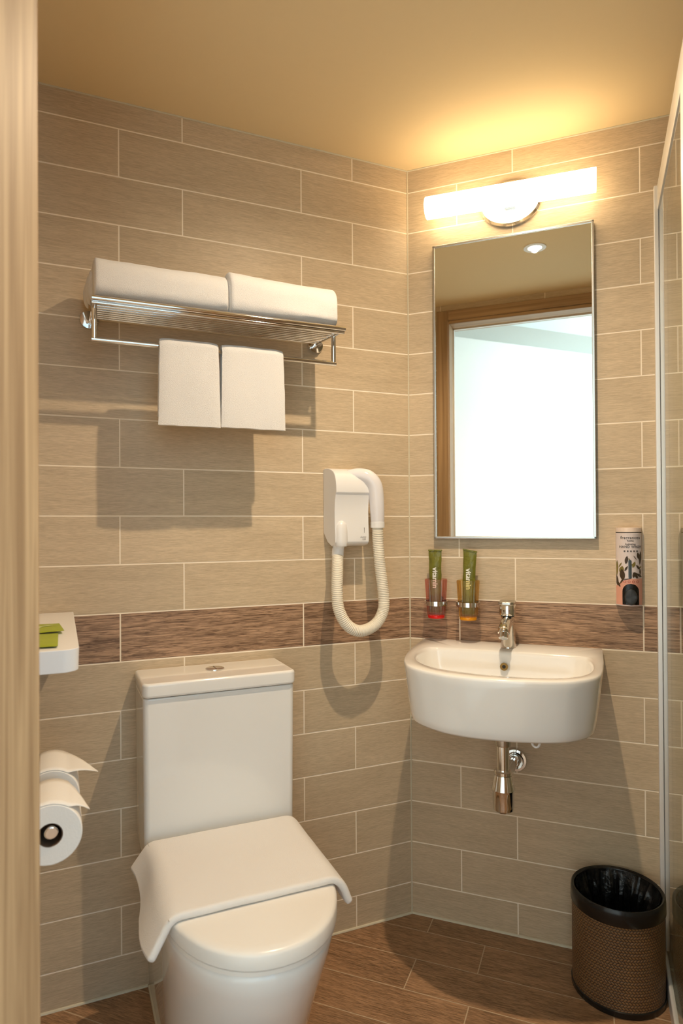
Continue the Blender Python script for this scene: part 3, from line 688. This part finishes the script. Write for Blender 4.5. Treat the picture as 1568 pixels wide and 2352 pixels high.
def dshape(w, yb, ym, yf, N=72, p=2.15, shift=0, rb=.03):
    """D outline: straight back at yb, straight sides to ym, super-elliptic front to yf"""
    P = [(cx0+w-rb*0, yb+rb), ]; P = []
    m = 26
    for k in range(m+1):
        a = pi*k/m; c_, s_ = cos(a), sin(a)
        P.append((cx0+shift+w*(abs(c_)**(2/p))*(1 if c_ > 0 else -1), ym-(ym-yf)*abs(s_)**(2/p)))
    P.append((cx0+shift-w, (ym+yb)/2)); 
    for k in range(5): a = radians(180-90*k/4); P.append((cx0+shift-w+rb+rb*cos(a), yb-rb+rb*sin(a)))
    for k in range(5): a = radians(90-90*k/4); P.append((cx0+shift+w-rb+rb*cos(a), yb-rb+rb*sin(a)))
    P.append((cx0+shift+w, (ym+yb)/2))
    return P
bm = B(); rings = []
for z, w, ym, yf, p in ((0, .147, -.30, -.475, 2.1), (.01, .150, -.30, -.480, 2.1), (.10, .153, -.31, -.505, 2.1), (.20, .160, -.33, -.560, 2.1), (.28, .166, -.35, -.605, 2.1), (.35, .171, -.38, -.640, 2.1), (.385, .173, -.39, -.650, 2.15), (.397, .172, -.39, -.648, 2.15), (.400, .168, -.39, -.643, 2.15)):
    rings.append([(x, y, z) for x, y in dshape(w, -.0008, ym, yf, p=p, rb=.004)])
loft(bm, rings); finish('bowl', bm, M_cer, R, angle=50)
bm = B(); P0 = dshape(.176, -.185, -.40, -.656, rb=.02); P1 = dshape(.178, -.185, -.40, -.660, rb=.02); P2 = dshape(.171, -.19, -.40, -.652, rb=.02)
loft(bm, [[(x, y, z) for x, y in p_] for p_, z in ((dshape(.170, -.19, -.40, -.648, rb=.02), .4015), (P0, .4035), (P0, .411), (dshape(.173, -.187, -.40, -.653, rb=.02), .4125))]); finish('seat', bm, M_seatp, R, angle=40)
bm = B(); loft(bm, [[(x, y, z) for x, y in p_] for p_, z in ((dshape(.173, -.187, -.40, -.654, rb=.02), .4140), (P1, .416), (P1, .4385), (dshape(.1765, -.186, -.40, -.6575, rb=.02), .4425), (dshape(.172, -.19, -.40, -.652, rb=.02), .4455), (dshape(.160, -.20, -.40, -.638, rb=.02), .4468), (dshape(.08, -.28, -.40, -.50, rb=.02), .4475))]); finish('seat_lid', bm, M_seatp, R, angle=50)
# sealant around the foot
bm = B(); tube(bm, [(x, y, .001) for x, y in dshape(.149, -.004, -.30, -.478, p=2.1, rb=.004)[:27]], .004, 8); pts = [(cx0-.149, -.30, .001), (cx0-.149, -.004, .001)]; tube(bm, pts, .004, 8); tube(bm, [(cx0+.149, -.30, .001), (cx0+.149, -.004, .001)], .004, 8); finish('foot_sealant', bm, M_caulk, R)

# towel laid over the lid
T = Root('bath_mat', 'white folded bath mat draped across the closed toilet lid', 'bath mat', (-.63, -.34, .455), empty=False)
bm = B(); nu, nv = 72, 30
zt = .4565
def mat_pt(u, v):
    """u -1..1 across, v 0 (back) .. 1 (front)"""
    y = -.192-.318*v
    half = .170
    L_over = .075 if u < 0 else .046; s = u
    tot = half+L_over; d = abs(s)*tot
    x = d; z = zt
    if d > half-.015:
        e = d-(half-.015); r = .030; a = e/r
        amax = radians(66) if u > 0 else radians(58-16*sin(pi*v*1.0)**2*0)
        if a < amax: x = half-.015+r*sin(a); z = zt-r*(1-cos(a))
        else: ex = e-r*amax; x = half-.015+r*sin(amax)+ex*cos(amax); z = zt-r*(1-cos(amax))-ex*sin(amax)
        if u < 0:
            k = min(1, e/.08); wv = -.012*sin(pi*min(1, v*1.9))*k if v < .55 else .006*sin(pi*(v-.55)/.45)*k
            x += wv; z += (-.018*sin(pi*min(1, max(0, (v-.1)/.9)))+.010*(1-v)**3)*k
            y += (-.010*v+.008*(1-v))*k
        else:
            k = min(1, e/.05); z -= .012*v*k; y += -.006*v*k
    x = -.6325+.003+(x if u > 0 else -x)
    z += .0012*noise.noise(Vector((x*14, y*14, 0)))
    return (x, y, z)
g = [[bm.verts.new(mat_pt(-1+2*i/nu, j/nv)) for j in range(nv+1)] for i in range(nu+1)]
for i in range(nu):
    for j in range(nv): bm.faces.new((g[i][j], g[i+1][j], g[i+1][j+1], g[i][j+1]))
mo = finish('bath_mat', bm, M_towel2, T, solid=.0165, bevel=.006, subsurf=1, angle=60, segs=2)
bm = B(); pts = [Vector(mat_pt(-.735, j/nv))+Vector((0, 0, .0093)) for j in range(nv+1)]; tube(bm, pts, .0008, 6); finish('stitched_seam', bm, mat('darker seam thread', (.52, .47, .42), .9), Root('', None, None, T.base, empty=False), parent=mo)  # thread toned darker than the mat cloth

# ------------------------------------------------------------------ toilet roll holder, rolls
def roll(y0, y1, label, flap):
    K = Root('toilet_roll', label, 'toilet roll', (-1.008, (y0+y1)/2, .627), group='toilet rolls on the wall holder')
    cx_, cz_ = -1.008, .676; r = .0505
    bm = B(); seg = 64; rings = []
    for rr_, y in ((.020, y0), (.049, y0), (r, y0+.0015), (r, y1-.0015), (.049, y1), (.020, y1)): rings.append([(cx_+rr_*cos(2*pi*i/seg), y, cz_+rr_*sin(2*pi*i/seg)) for i in range(seg)])
    rings.append(rings[0]); loft(bm, rings, cap=False); finish('tissue', bm, M_paper, K, angle=35)
    bm = B(); lathe(bm, [(.0199, y0+.001), (.0199, y1-.001), (.0185, y1-.001), (.0185, y0+.001), (.0199, y0+.001)], (cx_, 0, cz_), 40, cap=False, axis='y'); finish('core', bm, M_card, K, label='brown card core')
    # loose end folded to a point, springing off the top of the roll towards the right
    bm = B(); m = 20; g = []; yf, yb = y0+.0008, y1-.0008; tipy = y0+.022
    a1 = radians(56); px_, pz_ = cx_+(r+.0012)*cos(a1), cz_+(r+.0012)*sin(a1); tx_, tz_ = flap
    for i in range(m+1):
        t = i/m
        if t < .55: a = radians(118)+(a1-radians(118))*t/.55; x, z = cx_+(r+.0012)*cos(a), cz_+(r+.0012)*sin(a); w = 1
        else: q = (t-.55)/.45; x = px_+(tx_-px_)*q; z = pz_+(tz_-pz_)*q+.004*sin(pi*q); w = max(.03, 1-q)
        g.append([bm.verts.new((x, (yf*(1-k/6)+yb*k/6)*w+tipy*(1-w), z)) for k in range(7)])
    for i in range(m):
        for k in range(6): bm.faces.new((g[i][k], g[i+1][k], g[i+1][k+1], g[i][k+1]))
    finish('folded_end', bm, M_paper, K, solid=.0008, angle=60)
roll(-.562, -.440, 'toilet roll with pointed end, nearer the door frame', (-.945, .700))
roll(-.396, -.270, 'toilet roll with pointed end, behind the front roll towards the cistern', (-.923, .705))
R = Root('toilet_roll_holder', 'chrome double toilet roll holder arm through the rolls by the door frame', 'toilet roll holder', (XL, -.43, .676))
bm = B(); tube(bm, [(-1.008, -.255, .684), (-1.008, -.560, .684)], .0060, 20); finish('spindle', bm, M_chrome, R)
bm = B(); tube(bm, [(-1.008, -.548, .684), (-1.006, -.567, .681)], .0112, 28); finish('end_cap', bm, M_chrome, R, bevel=.002)
bm = B(); tube(bm, [(-1.008, -.255, .684), (XL+.006, -.250, .684)], .0065, 20); finish('bracket_arm', bm, M_chrome, R)
bm = B(); lathe(bm, [(.001, XL+.0005), (.022, XL+.0005), (.022, XL+.006), (.001, XL+.008)], (0, -.250, .684), 32, axis='x'); finish('wall_flange', bm, M_chrome, R)

# ------------------------------------------------------------------ ledge with green sachets
R = Root('wall_shelf', 'white rounded-corner shelf on the left wall above the toilet rolls', 'shelf', (XL, -.27, .94), empty=False)
bm = B(); prism(bm, rr2(XL+.0005, -.962, -.545, -.003, [.004, .001, .001, .028], 10), .942, .9815, rr2(XL+.0005, -.961, -.547, -.003, [.004, .001, .001, .026], 10)); finish('wall_shelf', bm, M_plas, R, bevel=.003)
def sachet(label, pts, z, seed):
    c = Vector((sum(p[0] for p in pts)/4, sum(p[1] for p in pts)/4, z))
    T = Root('sachet', label, 'sachet', c, empty=False, group='green toiletry sachets on the shelf')
    bm = B(); nu, nv = 14, 22; A_, B_, C_, D_ = [Vector((*p, 0)) for p in pts]
    def P(u, v, sgn):
        q = (A_*(1-u)+B_*u)*(1-v)+(D_*(1-u)+C_*u)*v; h = .0022*(max(0, sin(pi*u))**.5)*(max(0, sin(pi*v))**.35)
        return (q.x, q.y, z+.0028+sgn*h+.0005*noise.noise(Vector((u*4, v*4, seed))))
    top_ = [[bm.verts.new(P(i/nu, j/nv, 1)) for j in range(nv+1)] for i in range(nu+1)]; bot = [[bm.verts.new(P(i/nu, j/nv, -1)) for j in range(nv+1)] for i in range(nu+1)]
    for i in range(nu):
        for j in range(nv):
            bm.faces.new((top_[i][j], top_[i+1][j], top_[i+1][j+1], top_[i][j+1])); bm.faces.new((bot[i][j], bot[i][j+1], bot[i+1][j+1], bot[i+1][j]))
    bmesh.ops.remove_doubles(bm, verts=bm.verts, dist=1e-5)
    return finish('sachet', bm, M_sach, T, angle=60, solid=.0004)
s1_ = sachet('bright green sachet on the white shelf, nearer the door frame', [(-1.062, -.518), (-.9955, -.522), (-.9950, -.372), (-1.064, -.368)], .9822, 1)
s2_ = sachet('bright green sachet on the white shelf, nearer the back wall', [(-1.070, -.378), (-.984, -.362), (-.9935, -.250), (-1.078, -.252)], .9852, 4)
bm = B()
for (x, y, l_, a) in ((-1.022, -.30, .030, 20), (-1.030, -.315, .024, 75), (-1.014, -.29, .022, -30)):
    ca, sa = cos(radians(a)), sin(radians(a)); vs = []
    for k in range(13): t = 2*pi*k/13; px, py = l_*.5*cos(t), l_*.15*sin(t); vs.append(bm.verts.new((x+px*ca-py*sa, y+px*sa+py*ca, .9908)))
    bm.faces.new(vs)
finish('leaf_print', bm, mat('pale green print', (.55, .62, .25), .5), Root('', None, None, (s2_.location), empty=False), parent=s2_, smooth=False)

# ------------------------------------------------------------------ waste bin
R = Root('waste_bin', 'round woven bronze waste bin with black rim and bag beside the shower glass', 'bin', (.579, -.124, 0), 'S')
bc = (.579, -.124, 0); HB = .258
bm = B(); rr_ = .1105; lathe(bm, [(rr_, .014+.0265*k*(HB-.052)/(.0265*8)) for k in range(9)], bc, 96, cap=False, uv=True); finish('woven_wall', bm, M_weave, R, label='woven bronze side')
bm = B(); lathe(bm, [(.001, .001), (.1115, .001), (.1130, .004), (.1130, .015), (.1105, .017), (.1085, .015), (.1085, .006), (.001, .006)], bc, 96); finish('base_rim', bm, M_black, R, angle=50)
bm = B(); lathe(bm, [(.1108, HB-.040), (.1135, HB-.037), (.1130, HB-.012), (.1120, HB-.003), (.1095, HB), (.1055, HB-.001), (.1020, HB-.008), (.1010, HB-.030), (.1090, HB-.040), (.1108, HB-.040)], bc, 96, cap=False); finish('top_rim', bm, M_black, R, angle=50)
bm = B(); rings = []; random.seed(3)
for k in range(15):
    t = k/14; z = HB-.004-.19*t; rg = []
    for i in range(140):
        a = 2*pi*i/140; w = noise.noise(Vector((cos(a)*5, sin(a)*5, t*1.6)))*.016*min(1, t*4+.15)+noise.noise(Vector((cos(a)*16, sin(a)*16, t*3)))*.007*min(1, t*4+.3)
        r = .1015-.012*min(1, t*3)-.02*t+w-.004*(sin(a*23)*.5+.5)*min(1, t*5)
        r = min(r, .1005 if t < .2 else .104); rg.append((bc[0]+r*cos(a), bc[1]+r*sin(a), z+noise.noise(Vector((cos(a)*6, sin(a)*6, 3)))*.006*(1 if t > .05 else 0)))
    rings.append(rg)
rings.append([(bc[0]+.02*cos(2*pi*i/140), bc[1]+.02*sin(2*pi*i/140), HB-.205) for i in range(140)])
R_ = loft(bm, rings, cap=False); bm.faces.new(R_[-1]); finish('bin_bag', bm, M_bag, R, angle=25, label='crumpled black bin bag')

# ------------------------------------------------------------------ shower screen
R = Root('shower_screen', 'clear glass shower screen with pale metal wall profile and rail beside the bin', 'shower screen', (.70, -.3, 0), 'S')
bm = B(); box(bm, .6870, .6985, -.020, -.0006, .06, 2.098); finish('wall_profile', bm, M_alu, R, bevel=.0015)
bm = B(); box(bm, .6985, .7000, -.022, -.0006, .06, 2.03); finish('gasket', bm, M_dark, R, smooth=False)
bm = B(); box(bm, .7000, .7040, -.024, -.0006, .06, 2.03); finish('inner_profile', bm, M_alu, R, smooth=False)
bm = B(); box(bm, .6985, .7035, -.548, -.021, .05, 2.04); finish('glass_panel', bm, M_glass, R, smooth=False)
bm = B(); box(bm, .6955, .7200, -.620, -.001, 2.032, 2.100); finish('top_rail', bm, M_alu, R, bevel=.0015)
bm = B(); box(bm, .6930, .7120, -.620, -.001, .001, .052); finish('bottom_rail', bm, M_alu, R, bevel=.003)
bm = B(); box(bm, .6935, .7300, -.600, -.548, .052, 2.031); finish('post', bm, M_alu, R, bevel=.003)
bm = B(); box(bm, .7150, .7900, -.66, -.575, 2.101, CEIL-.001); finish('post_extension', bm, M_alu, R, bevel=.003)
